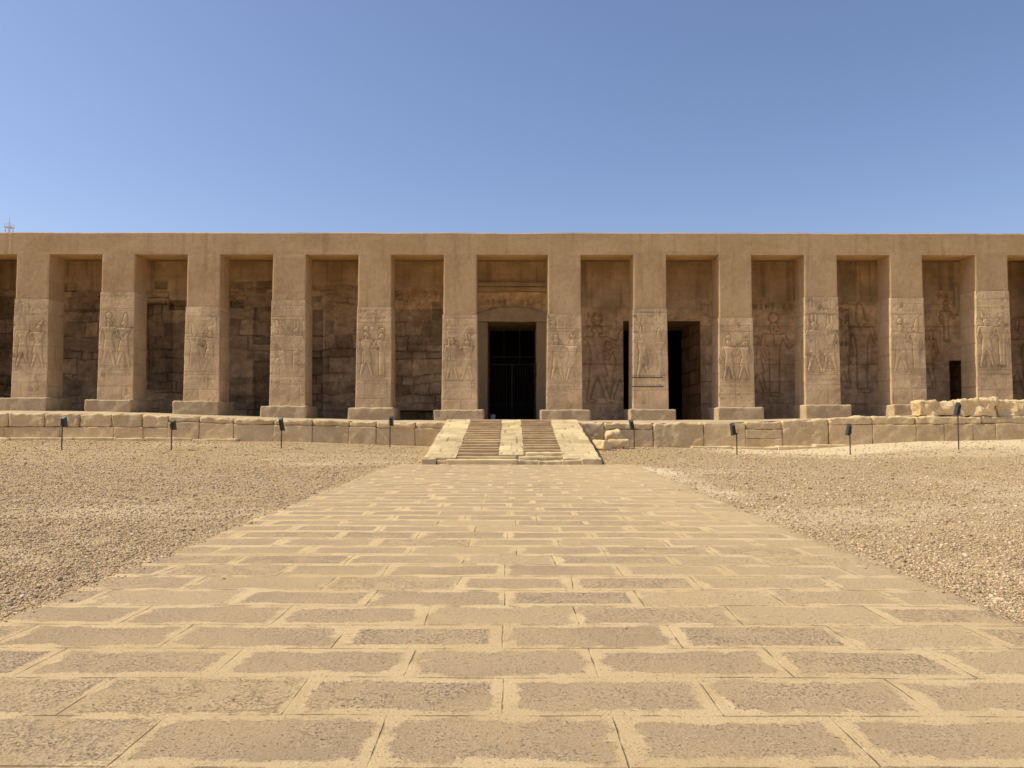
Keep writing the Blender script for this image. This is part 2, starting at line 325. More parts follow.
# ------------------------------------------------------------------ loose gravel (uncountable)
def gravel_stones():
    t = (1+5**.5)/2
    iv = np.array([(-1, t, 0), (1, t, 0), (-1, -t, 0), (1, -t, 0), (0, -1, t), (0, 1, t), (0, -1, -t), (0, 1, -t), (t, 0, -1), (t, 0, 1), (-t, 0, -1), (-t, 0, 1)], float); iv /= np.linalg.norm(iv[0])
    fa = np.array([(0, 11, 5), (0, 5, 1), (0, 1, 7), (0, 7, 10), (0, 10, 11), (1, 5, 9), (5, 11, 4), (11, 10, 2), (10, 7, 6), (7, 1, 8), (3, 9, 4), (3, 4, 2), (3, 2, 6), (3, 6, 8), (3, 8, 9), (4, 9, 5), (2, 4, 11), (6, 2, 10), (8, 6, 7), (9, 8, 1)])
    N = 150000
    d = 4.5*np.exp(rng.random(N*3)*math.log(35.3/4.5))
    ang = (rng.random(N*3)-.5)*2*.80
    x = d*ang; y = d
    ok = (np.abs(x) > np.where(y > 26.3, 3.1, 4.14+.16*sstep(14, 26, y)*(x > 0)+.12*rng.standard_normal(N*3))) & (y < 35.6) & (rng.random(N*3) > dust(x, y)*.7)
    x, y, d = x[ok][:N], y[ok][:N], d[ok][:N]; N = len(x)
    # strays on the path
    ns = 160; xs = (rng.random(ns)-.5)*8; ys = 3.5+rng.random(ns)*22
    x[:ns] = np.where(rng.random(ns) < .6, np.sign(xs)*(4.15-np.abs(rng.standard_normal(ns))*.25), xs); y[:ns] = ys
    s = .0056*np.exp(rng.standard_normal(N)*.42)*(1+d*.05); s = np.clip(s, .005, .04); s[:ns] *= .6
    s[rng.integers(ns, N, 900)] *= 1.9; s = np.where((x > 4) & (rng.random(N) < .25), s*1.25, s)
    sc = np.stack([s*(.8+.7*rng.random(N)), s*(.7+.5*rng.random(N)), s*(.4+.45*rng.random(N))], -1)
    a = rng.random(N)*6.283; ca, sa = np.cos(a), np.sin(a)
    v = iv[None]*(1+.45*(rng.random((N, 12, 1))-.5))*sc[:, None, :]
    tl = (rng.random(N)-.5)*.9; v2 = v.copy(); v2[..., 2] = v[..., 2]*np.cos(tl)[:, None]+v[..., 0]*np.sin(tl)[:, None]*.5
    vx = v2[..., 0]*ca[:, None]-v2[..., 1]*sa[:, None]; vy = v2[..., 0]*sa[:, None]+v2[..., 1]*ca[:, None]
    z0 = np.where((np.abs(x) < 4.1) & (y < 26.4), .004, gz(x, y))
    V = np.stack([vx+x[:, None], vy+y[:, None], v2[..., 2]+(z0+sc[:, 2]*.45)[:, None]], -1).reshape(-1, 3)
    Fc = (fa[None]+(np.arange(N)*12)[:, None, None]).reshape(-1)
    me = bpy.data.meshes.new('gravel_stones'); nf = len(Fc)//3
    me.vertices.add(len(V)); me.vertices.foreach_set('co', V.ravel()); me.loops.add(len(Fc)); me.loops.foreach_set('vertex_index', Fc.astype(np.int32))
    me.polygons.add(nf); me.polygons.foreach_set('loop_start', np.arange(nf, dtype=np.int32)*3); me.update(calc_edges=True)
    pal = np.array([(.66, .48, .26), (.56, .395, .20), (.74, .57, .34), (.44, .31, .17), (.50, .34, .17), (.28, .21, .14), (.80, .66, .45)])
    pc = (pal*np.array([1, .985, 1.10]))[rng.choice(len(pal), N, p=[.24, .22, .14, .15, .14, .07, .04])]*(.85+.3*rng.random((N, 1)))
    ca_ = me.color_attributes.new('tone', 'FLOAT_COLOR', 'POINT')
    ca_.data.foreach_set('color', np.repeat(np.concatenate([pc, np.ones((N, 1))], 1), 12, 0).ravel().astype(np.float32))
    m = stone('pebble_stone', (.95, .95, .95), (1, 1, 1), 8, .3, 60); me.materials.append(m)
    o = bpy.data.objects.new('gravel_stones', me); C.objects.link(o); return o
tag(gravel_stones(), 'loose tan and brown gravel strewn over the ground on both sides of the paved path', 'gravel', kind='stuff')

# ------------------------------------------------------------------ relief drawing (distance fields)
class Ink:
    def __init__(s, X, Z): s.X, s.Z = X, Z; s.d = np.full(X.shape, 9.); s.fill = np.full(X.shape, 9.)
    def add(s, d, solid=True): s.d = np.minimum(s.d, d); 
    def cap(s, x0, z0, x1, z1, r0, r1=None):
        r1 = r0 if r1 is None else r1
        dx, dz = x1-x0, z1-z0; L = dx*dx+dz*dz+1e-9
        t = np.clip(((s.X-x0)*dx+(s.Z-z0)*dz)/L, 0, 1)
        s.d = np.minimum(s.d, np.hypot(s.X-x0-t*dx, s.Z-z0-t*dz)-(r0+(r1-r0)*t))
    def poly(s, pts):
        X, Z = s.X, s.Z; d = np.full(X.shape, 1e9); ins = np.zeros(X.shape, bool); n = len(pts)
        for i in range(n):
            ax, az = pts[i]; bx, bz = pts[(i+1) % n]; ex, ez = bx-ax, bz-az
            t = np.clip(((X-ax)*ex+(Z-az)*ez)/(ex*ex+ez*ez+1e-12), 0, 1)
            d = np.minimum(d, np.hypot(X-ax-t*ex, Z-az-t*ez))
            if az != bz:
                c = ((az > Z) != (bz > Z)) & (X < (bx-ax)*(Z-az)/(bz-az)+ax); ins ^= c
        s.d = np.minimum(s.d, np.where(ins, -d, d))
def figure(k, cx, zb, h, f, crown, pose=0, walk=1):
    # striding figure of height h, facing f (+1 right, -1 left)
    p = lambda x, z: (cx+f*x*h, zb+z*h)
    def cap(a, b, r0, r1=None): k.cap(*p(*a), *p(*b), r0*h, None if r1 is None else r1*h)
    pl = lambda pts: k.poly([p(*q) for q in pts])
    cap((.0, .86), (.0, .87), .055); cap((.03, .85), (.05, .845), .03)
    cap((0, .80), (0, .84), .032)
    pl([(-.13, .78), (.13, .78), (.075, .60), (.07, .52), (-.06, .52), (-.07, .60)])
    if walk:
        pl([(-.07, .54), (.08, .54), (.13, .31), (-.09, .31)])
        cap((-.035, .32), (-.10, .03), .042, .024); cap((.05, .32), (.13, .03), .042, .024)
        cap((-.10, .018), (-.03, .012), .018); cap((.13, .018), (.20, .012), .018)
    else:
        pl([(-.06, .54), (.07, .54), (.06, .04), (-.06, .04)]); cap((-.04, .018), (.08, .012), .018)
    if pose == 0: cap((.12, .76), (.19, .62), .026, .02); cap((.19, .62), (.29, .70), .02, .017); cap((-.12, .76), (-.15, .60), .026, .02); cap((-.15, .60), (-.10, .46), .02, .017)
    elif pose == 1: cap((.12, .76), (.24, .70), .026, .02); cap((.24, .70), (.33, .84), .02, .016); cap((-.12, .76), (.16, .60), .024, .016)
    else: cap((.12, .76), (.17, .60), .026, .02); cap((.17, .60), (.30, .56), .02, .016); cap((-.12, .76), (-.16, .60), .024, .02); cap((-.16, .6), (-.15, .44), .02, .017); cap((.31, .80), (.31, .04), .008)
    if crown == 0: pl([(-.06, .89), (.05, .90), (.02, 1.02), (-.02, 1.09), (-.05, 1.05)])
    elif crown == 1: cap((0, .985), (0, .986), .062)
    elif crown == 2: pl([(-.07, .91), (-.005, .91), (-.01, 1.08), (-.06, 1.06)]); pl([(.0, .91), (.055, .91), (.06, 1.07), (.015, 1.08)])
    elif crown == 3: pl([(-.085, .90), (.03, .92), (.02, .98), (-.02, .97), (-.06, 1.06), (-.10, 1.04)])
    elif crown == 4: cap((-.06, .90), (-.06, .74), .03)
def glyphs(k, x0, x1, z0, z1, s, seed, dens=.8):
    r = random.Random(seed); x = x0+s*.6
    while x < x1-s*.5:
        z = z0+s*.6
        while z < z1-s*.3:
            if r.random() < dens:
                q = r.randrange(6); a = s*.32
                if q == 0: k.cap(x, z, x+.001, z, a*.8)
                elif q == 1: k.cap(x-a, z, x+a, z, a*.25)
                elif q == 2: k.cap(x, z-a, x, z+a, a*.3)
                elif q == 3: k.poly([(x-a, z-a), (x+a, z-a), (x+a*.2, z+a)])
                elif q == 4: k.cap(x-a, z-a, x, z+a, a*.2); k.cap(x, z+a, x+a, z-a*.3, a*.2)
                else: k.cap(x-a*.6, z-a*.6, x-a*.6, z+a*.8, a*.2); k.cap(x-a*.6, z+a*.5, x+a*.7, z+a*.2, a*.3)
            z += s
        x += s
def carve(k, gw=.022, gd=.026, bulge=.030, bw=.07):
    d = k.d
    g = -gd*np.exp(-(d/gw)**2)
    ins = np.clip(-d/bw, 0, 1)
    return g-np.where(d < 0, .010, 0)+bulge*np.sqrt(ins)*(d < 0), np.exp(-(d/(gw*1.3))**2)
def joints(X, Z, seed, ch=(.55, .95), bwid=(.9, 1.9), z0=0., x0=0., w=.02):
    r = random.Random(seed); J = np.zeros(X.shape); tone = np.ones(X.shape); zz = z0-.3*r.random(); zmax = Z.max(); xmax = X.max()
    wx = .03*fbm(X*1.2, Z*1.2, 21, 3); wz = .035*fbm(X*.8+5, Z*.8, 22, 3)
    while zz < zmax:
        h = r.uniform(*ch); xx = x0-r.random()*1.5
        row = (Z+wz >= zz) & (Z+wz < zz+h)
        J = np.maximum(J, np.exp(-((Z+wz-zz)/w)**2)*(.6+.4*r.random()))
        while xx < xmax+.1:
            b = r.uniform(*bwid); m = row & (X+wx >= xx) & (X+wx < xx+b)
            tone[m] *= r.uniform(.76, 1.16)
            J = np.maximum(J, np.where(row, np.exp(-((X+wx-xx)/w)**2), 0)*(.5+.5*r.random())); xx += b
        zz += h
    return J, tone

# ------------------------------------------------------------------ the temple
temple = empty('temple', (0, D+T/2, 0))
tag(temple, 'long sand-coloured stone temple with square carved pillars and dark central doorway', 'temple')
TI = (0, -(D+T/2), 0)
def kid(mb, name, mat, parent=temple, smooth=False):
    o = mb.build(name, mat, None, smooth); o.parent = parent
    off = Vector((0, 0, 0)); q = parent
    while q is not None: off += Vector(q.location); q = q.parent
    o.location = -off; return o
z_soff = P(512, 254.6, D)[1]; z_top = P(512, 232.6, D)[1]
PW = 33.0*D/F*1.004
centres = [s*(52.3+85.8*k) for k in range(6) for s in (-1, 1)]
cx_all = sorted(P(512+c, 335, D)[0] for c in centres)
extra = (cx_all[1]-cx_all[0])
XL, XR = cx_all[0]-extra-PW/2, cx_all[-1]+extra+PW/2
panel_top = [299.5, 292.5, 307, 300.5, 307, 315, 314, 308.5, 317.5, 296.5, 297.5, 290.5]
base_top = [398.5, 400.5, 401.5, 406.5, 408.2, 410, 410, 409.2, 407.3, 404.8, 404.2, 400]
def side_faces(mb, x0, x1, y0, y1, z0, z1, res, amp, seed, tone_fn=None, jn=True, bx=0.):
    for sg, xx in ((-1, x0), (1, x1)):
        U, V = np.meshgrid(np.linspace(y0, y1, max(3, int((y1-y0)/res))), np.linspace(z0, z1, max(3, int((z1-z0)/res))), indexing='ij')
        H = amp*fbm(U*2.2+seed, V*2.2, seed % 30, 5); tn = 1+.1*fbm(U*1.1, V*.8+seed, 7, 4)
        if jn:
            J, jt = joints(U, V, seed+sg, z0=z0, x0=y0); H = H-.02*J; tn = tn*jt**.3*(1-.3*J)
        e = np.minimum(U-y0, y1-U); H = H*np.clip(e/.05, 0, 1)
        widen = bx*(z1-V)/(z1-z0)
        mb.grid(np.stack([xx+sg*(H+widen), U, V], -1), tn, flip=(sg < 0))
# upright shafts
for i, cx in enumerate(cx_all):
    zt = P(512, panel_top[i], D)[1]; zb = P(512, base_top[i], D)[1]; fl = float(floor_at(cx))
    seed = 31+i*7
    # plastered upper shaft
    mb = MB(); r = .035; x0, x1 = cx-PW/2, cx+PW/2
    X, Z = np.meshgrid(np.linspace(x0, x1, 40), np.linspace(zt-.02, z_soff, 70), indexing='ij')
    e = np.minimum(X-x0, x1-X); bev = np.where(e < r, r-np.sqrt(np.maximum(r*r-(r-e)**2, 0)), 0)
    H = .012*fbm(X*.9, Z*.9+i, 11, 4)+.004*fbm(X*6, Z*6, 13, 3)
    fade = np.clip((z_soff-Z)/.15, 0, 1)
    tn = 1+.10*fbm(X*.8+i*3, Z*.6, 14, 4)
    mb.grid(np.stack([X, D+bev-H*fade, Z], -1), tn)
    side_faces(mb, x0, x1, D+r, D+T, zt-.02, z_soff, .12, .008, seed, jn=False)
    mb.box(x0+.02, x1-.02, D+T-.02, D+T, fl, z_soff)
    pil = kid(mb, 'pillar', M['plaster'], smooth=True)
    # carved old stone below
    mb = MB(); e_ = .028; w0 = PW/2+e_; wid = .05; x0, x1 = cx-w0, cx+w0
    nx = 76; nz = int((zt-zb)/.026)
    X, Z = np.meshgrid(np.linspace(x0, x1, nx), np.linspace(zb, zt, nz), indexing='ij')
    k = Ink(X, Z); HT = zt-zb; fz = zb+HT*.30; fh = HT*(.50 if i not in (9,) else .52)
    rr = random.Random(seed)
    figure(k, cx-.40, fz, fh*.98, 1, (0, 1, 0, 3, 1, 4, 0, 2, 1, 2, 1, 3)[i], rr.randrange(3))
    figure(k, cx+.42, fz, fh*.95, -1, (3, 0, 1, 2, 1, 2, 1, 0, 4, 2, 0, 1)[i], rr.randrange(3), walk=rr.random() < .6)
    h1, s1 = carve(k)
    k2 = Ink(X, Z); glyphs(k2, x0+.1, x1-.1, zb+HT*.865, zt-.12, .20, seed, .5)
    glyphs(k2, x0+.1, x1-.1, zb+HT*.215, zb+HT*.262, .17, seed+1, .9)
    h2, s2 = carve(k2, .018, .016, .004, .05)
    k3 = Ink(X, Z)
    for q in (.28, .845): k3.cap(x0+.08, zb+HT*q, x1-.08, zb+HT*q, .006)
    h3, s3 = carve(k3, .016, .02, 0)
    worn = sstep(-.28, .25, fbm(X*.9+i*2.3, Z*.9, 15, 3)+.08)
    J, jt = joints(X, Z, seed+3, (.7, 1.2), (.9, 1.9), z0=zb, x0=x0, w=.016)
    chips = np.clip(fbm(X*2.3+i, Z*2.3+i*4, 16, 5)-.32, 0, 1)
    H = (h1+h2+h3)*(.3+.7*worn)-.022*J-.10*chips+.012*fbm(X*5, Z*5+i, 17, 5)
    e = np.minimum(X-x0, x1-X); bev = np.where(e < r, r-np.sqrt(np.maximum(r*r-(r-e)**2, 0)), 0)*(1+.8*fbm(Z*2+i, Z*0+1, 18, 4))
    H = np.minimum(H, .03)*np.clip(e/.06, 0, 1)
    S = np.clip(s1+.8*s2+.8*s3, 0, 1)*(.3+.7*worn); rep = sstep(.16, .24, fbm(X*1.1+i*9, Z*.9+i, 65, 4)+.25*(Z < zb+HT*.3)-.05); H = H*(1-.6*rep)
    tn = (1+.10*rep)*(1+.30*fbm(X*1.3+i*5, Z*1.1, 19, 5))*jt**.35*(1-.30*J)*(1-.26*S)*(1-.8*chips)  # S paints groove shade into the tone so figure outlines read dark
    tone = np.stack([tn, tn*(1-.03*S), tn*(1-.06*S)], -1)
    Xw = X+np.sign(X-cx)*np.abs(X-cx)/w0*wid*(zt-Z)/HT
    mb.grid(np.stack([Xw, D-e_+bev-H, Z], -1), tone)
    side_faces(mb, x0, x1, D-e_+r, D+T+e_, zb, zt, .05, .02, seed, bx=wid)
    mb.raw([(x0, D-e_+r, zt), (x1, D-e_+r, zt), (x1, D+T, zt), (x0, D+T, zt)], [(0, 1, 2, 3)])
    mb.box(x0+.04, x1-.04, D+T, D+T+e_, fl, zt-.01)
    kid(mb, 'carved_shaft', M['relief'], pil, smooth=True)
    # base block
    mb = MB(); bw = PW/2+.05+(.36 if i in (5, 6) else .26); sh = {0: .15}.get(i, 0)
    mb.rough(cx-bw-sh, cx+bw+sh, D-.72, D+T+.35, fl-.25, zb+.004, .07, .06, .09, 2.6, 1., seed)
    kid(mb, 'pillar_base', M['base'], pil, smooth=True)
# end piers outside the frame
for xa, xb in ((XL-.6, XL+PW), (XR-PW, XR+.6)):
    mb = MB(); mb.box(xa, xb, D-.01, D+T, -.2, z_soff); ow = xa if xa < 0 else xb-.6; mb.box(ow, ow+.6, D+T+.003, YB, -.2, z_soff+.54); kid(mb, 'end_pier', M['plaster'])
# architrave (front, soffit, top) with soft plastered edges
mb = MB(); r = .05
X, Z = np.meshgrid(np.linspace(XL-.6, XR+.6, 420), np.linspace(z_soff, z_top, 22), indexing='ij')
e1 = Z-z_soff; e2 = z_top-Z
bv = np.where(e2 < r, r-np.sqrt(np.maximum(r*r-(r-e2)**2, 0)), 0)
H = .016*fbm(X*.5, Z*.8, 41, 4)*np.clip(e1/.15, 0, 1)
for sx in range(6):      # vertical day joints in the render
    H = H-.012*np.exp(-((X-(XL+4+sx*9.3))/.03)**2)
zw = .028*fbm(X*.35, Z*0, 42, 4)*(Z-z_soff)/(z_top-z_soff)+.012*fbm(X*2.3, Z*0, 43, 3)*(Z-z_soff)/(z_top-z_soff)
tn = 1+.05*fbm(X*.5, Z*1.5, 44, 4)
tn = tn*(1-.10*np.exp(-(e2/.05)**2))
mb.grid(np.stack([X, D+bv-H, Z+zw], -1), tn)
# top strip follows the same wavy edge
Xt = X[:, -1]; zt_ = (Z+zw)[:, -1]
for ya, yb in ((D+r, D+T+.3),):
    mb.grid(np.stack([np.stack([Xt, Xt], 1), np.stack([Xt*0+ya, Xt*0+yb], 1), np.stack([zt_, zt_*0+z_top-.03], 1)], -1))
mb.raw([(XL-.6, D, z_soff), (XR+.6, D, z_soff), (XR+.6, D+T, z_soff), (XL-.6, D+T, z_soff)], [(3, 2, 1, 0)])
mb.raw([(XL-.6, D+T, z_soff), (XR+.6, D+T, z_soff), (XR+.6, D+T, z_top), (XL-.6, D+T, z_top)], [(3, 2, 1, 0)])
kid(mb, 'architrave', M['plaster'], smooth=False)
mb = MB(); mb.box(XL-.6, XR+.6, D+T+.003, YB+22, z_soff+.55, z_top-.04, .9); kid(mb, 'roof_slab', M['plaster'])
mb = MB()
for xa in (XL-.6, XR): mb.box(xa, xa+.6, YB+.003, YB+21.9, -.3, z_soff+.54)
mb.box(XL-.6, XR+.6, YB+21.903, YB+22.3, -.3, z_soff+.54); kid(mb, 'outer_wall', M['plaster'])

# rear wall of the portico
ceil_z = z_soff+.56
xa, xb = XL, XR
nx, nz = int((xb-xa)/.045), int((ceil_z+.3)/.05)
X, Z = np.meshgrid(np.linspace(xa, xb, nx), np.linspace(-.3, ceil_z, nz), indexing='ij')
PXX, PYY = proj(X, Z, YB)
def prect(x0, y0, x1, y1, s=.8): return sstep(x0-s, x0+s, PXX)*sstep(x1+s, x1-s, PXX)*sstep(y0-s, y0+s, PYY)*sstep(y1+s, y1-s, PYY)
bays = [(-200, 58, 289, 0), (58, 140, 291, 0), (140, 169, 292, 0), (169, 226, 300, 0), (226, 310, 281, 0), (310, 390, 285, 0), (390, 470, 286.5, 0), (470, 560, 284, 1), (560, 624, 307, 1), (624, 702, 309, 1), (702, 716, 299, 1), (716, 770, 297, 1), (770, 800, 301.5, 1), (800, 849, 303, 1), (849, 885, 301, 1), (885, 933, 302, 1), (933, 953, 290.5, 1), (953, 990, 306, 1), (990, 1300, 316, 1)]
bound = np.zeros(X.shape); carved = np.zeros(X.shape)
for a, b_, y, c in bays:
    mm = (PXX >= a) & (PXX < b_); bound[mm] = y; carved[mm] = c
wobY = 2.2*fbm(X*1.1, X*0, 51, 4)*(1-.7*carved)
old = sstep(-.5, .5, PYY-bound-wobY)
J, jt = joints(X+.10*fbm(X*.9, Z*.9, 71, 4), Z+.30*fbm(X*.45, Z*.5, 72, 4), 77, (.35, 1.05), (.5, 2.1), z0=-.3, x0=xa, w=.03); J = J*sstep(-.25, .2, fbm(X*.6, Z*.6, 73, 3)+.08)
J2, jt2 = joints(X, Z, 78, (.9, 1.3), (1.6, 3.0), z0=-.3, x0=xa, w=.02)
JJ = np.where(carved > 0, J2*.6, J); JT = np.where(carved > 0, jt2**.3, jt)
k = Ink(X, Z)
def pfig(pxc, pyb, pyt, f, crown, pose=0, walk=1):
    x, z = P(pxc, pyb, YB); _, zt = P(pxc, pyt, YB); figure(k, x, z, (zt-z)/1.05, f, crown, pose, walk)
pfig(597, 402, 314, 1, 1, 1); pfig(621, 400, 330, -1, 0, 0)
pfig(775, 396, 312, 1, 1, 0, 0); pfig(757, 392, 328, 1, 4, 1)
pfig(863, 392, 304, 1, 0, 2, 0); pfig(845, 388, 330, -1, 3, 0)
pfig(947, 341, 300, 1, 1, 0, 0); pfig(929, 388, 322, -1, 4, 0)
pfig(1018, 392, 320, 1, 2, 0)
pfig(75, 400, 322, 1, 1, 0); pfig(6, 400, 320, 1, 0, 0); pfig(168, 398, 322, -1, 2, 0); pfig(335, 395, 318, 1, 0, 1); pfig(418, 396, 325, -1, 1, 2)
h1, s1 = carve(k, .034, .045, .035, .18)
k2 = Ink(X, Z)
for (ax, ay, bx, by) in ((397, 289, 441, 307), (478, 294, 546, 305), (752, 300, 796, 310), (937, 293, 951, 299), (318, 290, 356, 300), (585, 310, 604, 330), (838, 305, 850, 330), (64, 296, 98, 310)):
    x_, z_ = P(ax, by, YB); x2, z2 = P(bx, ay, YB); glyphs(k2, x_, x2, z_, z2, .34, ax, .85)
h2, s2 = carve(k2, .035, .035, .01, .08)
wr = np.where(carved > 0, 1., .35)
rec = 0*X; tmul = np.ones(X.shape)
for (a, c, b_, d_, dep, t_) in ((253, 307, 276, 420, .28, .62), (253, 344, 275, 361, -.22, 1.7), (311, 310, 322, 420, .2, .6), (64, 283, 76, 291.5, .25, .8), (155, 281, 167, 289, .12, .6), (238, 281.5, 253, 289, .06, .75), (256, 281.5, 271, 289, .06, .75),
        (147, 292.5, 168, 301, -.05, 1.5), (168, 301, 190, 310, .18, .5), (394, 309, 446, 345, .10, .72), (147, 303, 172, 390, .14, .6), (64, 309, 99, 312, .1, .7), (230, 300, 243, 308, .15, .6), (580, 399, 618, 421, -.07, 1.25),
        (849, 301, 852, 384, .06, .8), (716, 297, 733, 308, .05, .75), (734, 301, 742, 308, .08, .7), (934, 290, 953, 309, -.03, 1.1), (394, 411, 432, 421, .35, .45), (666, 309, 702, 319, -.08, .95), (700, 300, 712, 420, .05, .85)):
    w_ = prect(a, c, b_, d_, .6); rec += w_*dep; tmul *= 1+(t_-1)*w_  # tmul paints shade into the recesses; raised blocks keep a tone of their own
rough_ = np.clip(fbm(X*1.1, Z*1.3, 52, 6), -1, 1)
ero = np.clip(fbm(X*.7+4, Z*.9, 53, 5)-.15, 0, 1)*np.where(carved > 0, .2, 1.)
Hw = np.where(old > .5, (-.08*JJ+(h1+h2)*wr+.12*rough_*(1.15-carved)+.03*fbm(X*4, Z*4, 66, 4)*(1.2-carved)-.45*ero-.05), .0)
Hw = Hw*old+(1-old)*(.012*fbm(X, Z, 54, 4))-rec
Sx = np.clip(s1+s2, 0, 1)*old*wr
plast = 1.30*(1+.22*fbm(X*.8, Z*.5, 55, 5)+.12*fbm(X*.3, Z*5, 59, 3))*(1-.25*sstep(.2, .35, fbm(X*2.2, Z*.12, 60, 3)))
oldt = JT**1.4*(1-.60*JJ)*np.clip(1.08+.34*fbm(X*.9, Z*1.1, 56, 6)+.35*fbm(X*4, Z*5, 57, 4), .35, 1.7)*(1+.12*sstep(-.1, .3, fbm(X*.35, Z*.35, 58, 3)))*(1-.35*Sx)*(1-.5*ero)*np.where(carved > 0, 1.25, 1.0)  # Sx darkens the carved lines in colour, in place of groove shade
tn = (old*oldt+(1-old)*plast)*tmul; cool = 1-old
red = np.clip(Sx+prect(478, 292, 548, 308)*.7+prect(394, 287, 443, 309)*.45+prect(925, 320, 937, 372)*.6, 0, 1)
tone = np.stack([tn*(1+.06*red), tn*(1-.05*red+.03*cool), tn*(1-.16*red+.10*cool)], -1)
# openings (central door, right door, small door)
doors = [(487.5, 322, 536.5, 423), (623.5, 321, 700.5, 423), (949.8, 360, 972, 423)]
keep = np.ones((nx-1, nz-1), bool); xc = (X[1:, 1:]+X[:-1, :-1])/2; zc = (Z[1:, 1:]+Z[:-1, :-1])/2
drects = []
for (a, t_, b_, bt) in doors:
    x0 = P(a, 370, YB)[0]; x1 = P(b_, 370, YB)[0]; z1 = P((a+b_)/2, t_, YB)[1]; z0 = -.3
    ix0 = np.searchsorted(X[:, 0], x0); ix1 = np.searchsorted(X[:, 0], x1); iz1 = np.searchsorted(Z[0], z1)
    X[ix0, :] = np.where(Z[ix0, :] <= z1+.05, x0, X[ix0, :]); X[ix1, :] = np.where(Z[ix1, :] <= z1+.05, x1, X[ix1, :])
    Z[ix0:ix1+1, iz1] = z1
    keep[ix0:ix1, :iz1] = False; drects.append((x0, x1, z0, z1))
    near = (np.abs(X-x0) < .12) | (np.abs(X-x1) < .12); Hw = np.where(near & (Z < z1+.1), np.clip(Hw, -.05, .02), Hw)
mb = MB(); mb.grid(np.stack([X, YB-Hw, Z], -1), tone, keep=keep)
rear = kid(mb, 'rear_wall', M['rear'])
# thick reveals and rooms behind the openings
for (x0, x1, z0, z1), dep in zip(drects, (4.6, 4.9, 3.)):
    mb = MB()
    for sg, xx in ((1, x0), (-1, x1)):
        U, V = np.meshgrid(np.linspace(YB-.02, YB+dep, 60), np.linspace(z0, z1, 90), indexing='ij')
        J, jt = joints(U, V, int(xx*10)+90, (.5, .9), (.8, 1.6), z0=z0, x0=YB, w=.03)
        H = -.05*J+.04*fbm(U*1.5, V*1.5, 60, 5); H = H*np.clip((U-YB)/.1, 0, 1)
        mb.grid(np.stack([xx+sg*H, U, V], -1), np.stack([jt*(1-.5*J)*1.0, jt*(1-.5*J)*.85, jt*(1-.5*J)*.7], -1))
    mb.raw([(x0, YB-.02, z1), (x1, YB-.02, z1), (x1, YB+dep, z1), (x0, YB+dep, z1)], [(0, 1, 2, 3)], .8)
    kid(mb, 'door_reveal', M['rear'])
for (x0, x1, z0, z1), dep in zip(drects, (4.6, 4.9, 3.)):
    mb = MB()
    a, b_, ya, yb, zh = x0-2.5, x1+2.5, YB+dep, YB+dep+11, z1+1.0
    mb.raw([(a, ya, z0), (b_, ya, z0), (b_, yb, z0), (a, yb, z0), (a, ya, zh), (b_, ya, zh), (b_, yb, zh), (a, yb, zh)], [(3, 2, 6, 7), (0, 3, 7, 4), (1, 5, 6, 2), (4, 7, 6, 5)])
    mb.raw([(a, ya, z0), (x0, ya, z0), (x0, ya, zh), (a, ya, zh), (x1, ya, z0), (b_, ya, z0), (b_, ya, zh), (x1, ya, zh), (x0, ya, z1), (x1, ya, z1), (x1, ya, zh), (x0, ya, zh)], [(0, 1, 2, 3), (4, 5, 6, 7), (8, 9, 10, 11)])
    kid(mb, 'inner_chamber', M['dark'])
# central doorway frame, cornice and grille
x0, x1, z0, z1 = drects[0]
fz0 = float(floor_at(0))-.05
mb = MB()
mb.rough(P(478, 370, YB)[0], x0+.02, YB-.22, YB+.1, fz0, z1-.02, .04, .03, .12, 2, .62, 3)
mb.rough(x1-.02, P(546.5, 370, YB)[0], YB-.22, YB+.1, fz0, z1-.02, .04, .05, .12, 2, .72, 4)
portal = kid(mb, 'doorway', M['relief'], smooth=True)
mb = MB(); lx0, lx1 = P(476, 320, YB)[0], P(549, 320, YB)[0]; lt = P(512, 308.5, YB)[1]
def arc(x): return -.5*(np.abs(x-(lx0+lx1)/2)/((lx1-lx0)/2))**2.5
mb.rough(lx0, lx1, YB-.25, YB+.1, z1-.01, lt+.05, .05, .03, .12, 2, 1.0, 5, top=arc); kid(mb, 'lintel', M['base'], portal, smooth=True)
mb = MB(); pz = lambda y: P(512, y, YB)[1]
mb.rough(lx0-.1, lx1+.1, YB-.42, YB+.05, pz(287.2), pz(283.2), .04, .03, .14, 2, 1.05, 6)
mb.rough(lx0-.1, lx1+.1, YB-.30, YB+.05, pz(292), pz(287.6), .06, .03, .14, 2, 1.1, 7)
kid(mb, 'cornice', M['rear'], portal, smooth=True)
gate = MB(); yg = YB+1.5; zf = fz0+.03; gh = P(512, 362, YB)[1]; gm = P(512, 355, YB)[1]
for i in range(17): xx = x0+.12+(x1-x0-.24)*i/16; gate.cyl((xx, yg, zf+.1), (xx, yg, gh), .014, n=6)
for zz in (zf+.12, zf+.95, gh-.03, gm): gate.box(x0+.02, x1-.02, yg-.02, yg+.02, zz-.015, zz+.015)
for fx in (0.02, .33, .66, .98): xx = x0+(x1-x0)*fx; gate.box(xx-.014, xx+.014, yg-.023, yg+.023, gh, z1-.02)
for fx in (.015, .5, .985): xx = x0+(x1-x0)*fx; gate.box(xx-.03, xx+.03, yg-.032, yg+.032, zf, gh)
kid(gate, 'iron_gate', plain('weathered_gate_iron', (.06, .046, .036), .7, .2), portal)
# two pegs of rusty bar across a pillar's foot (as on the pillar right of the stairs)
mb = MB(); cxh = cx_all[7]
for yy in (377.3, 386.5): zz = P(648, yy, D)[1]; mb.box(cxh-PW/2-.12, cxh+PW/2-.2, D-.095, D-.062, zz-.022, zz+.022)
kid(mb, 'iron_bars', M['post'])

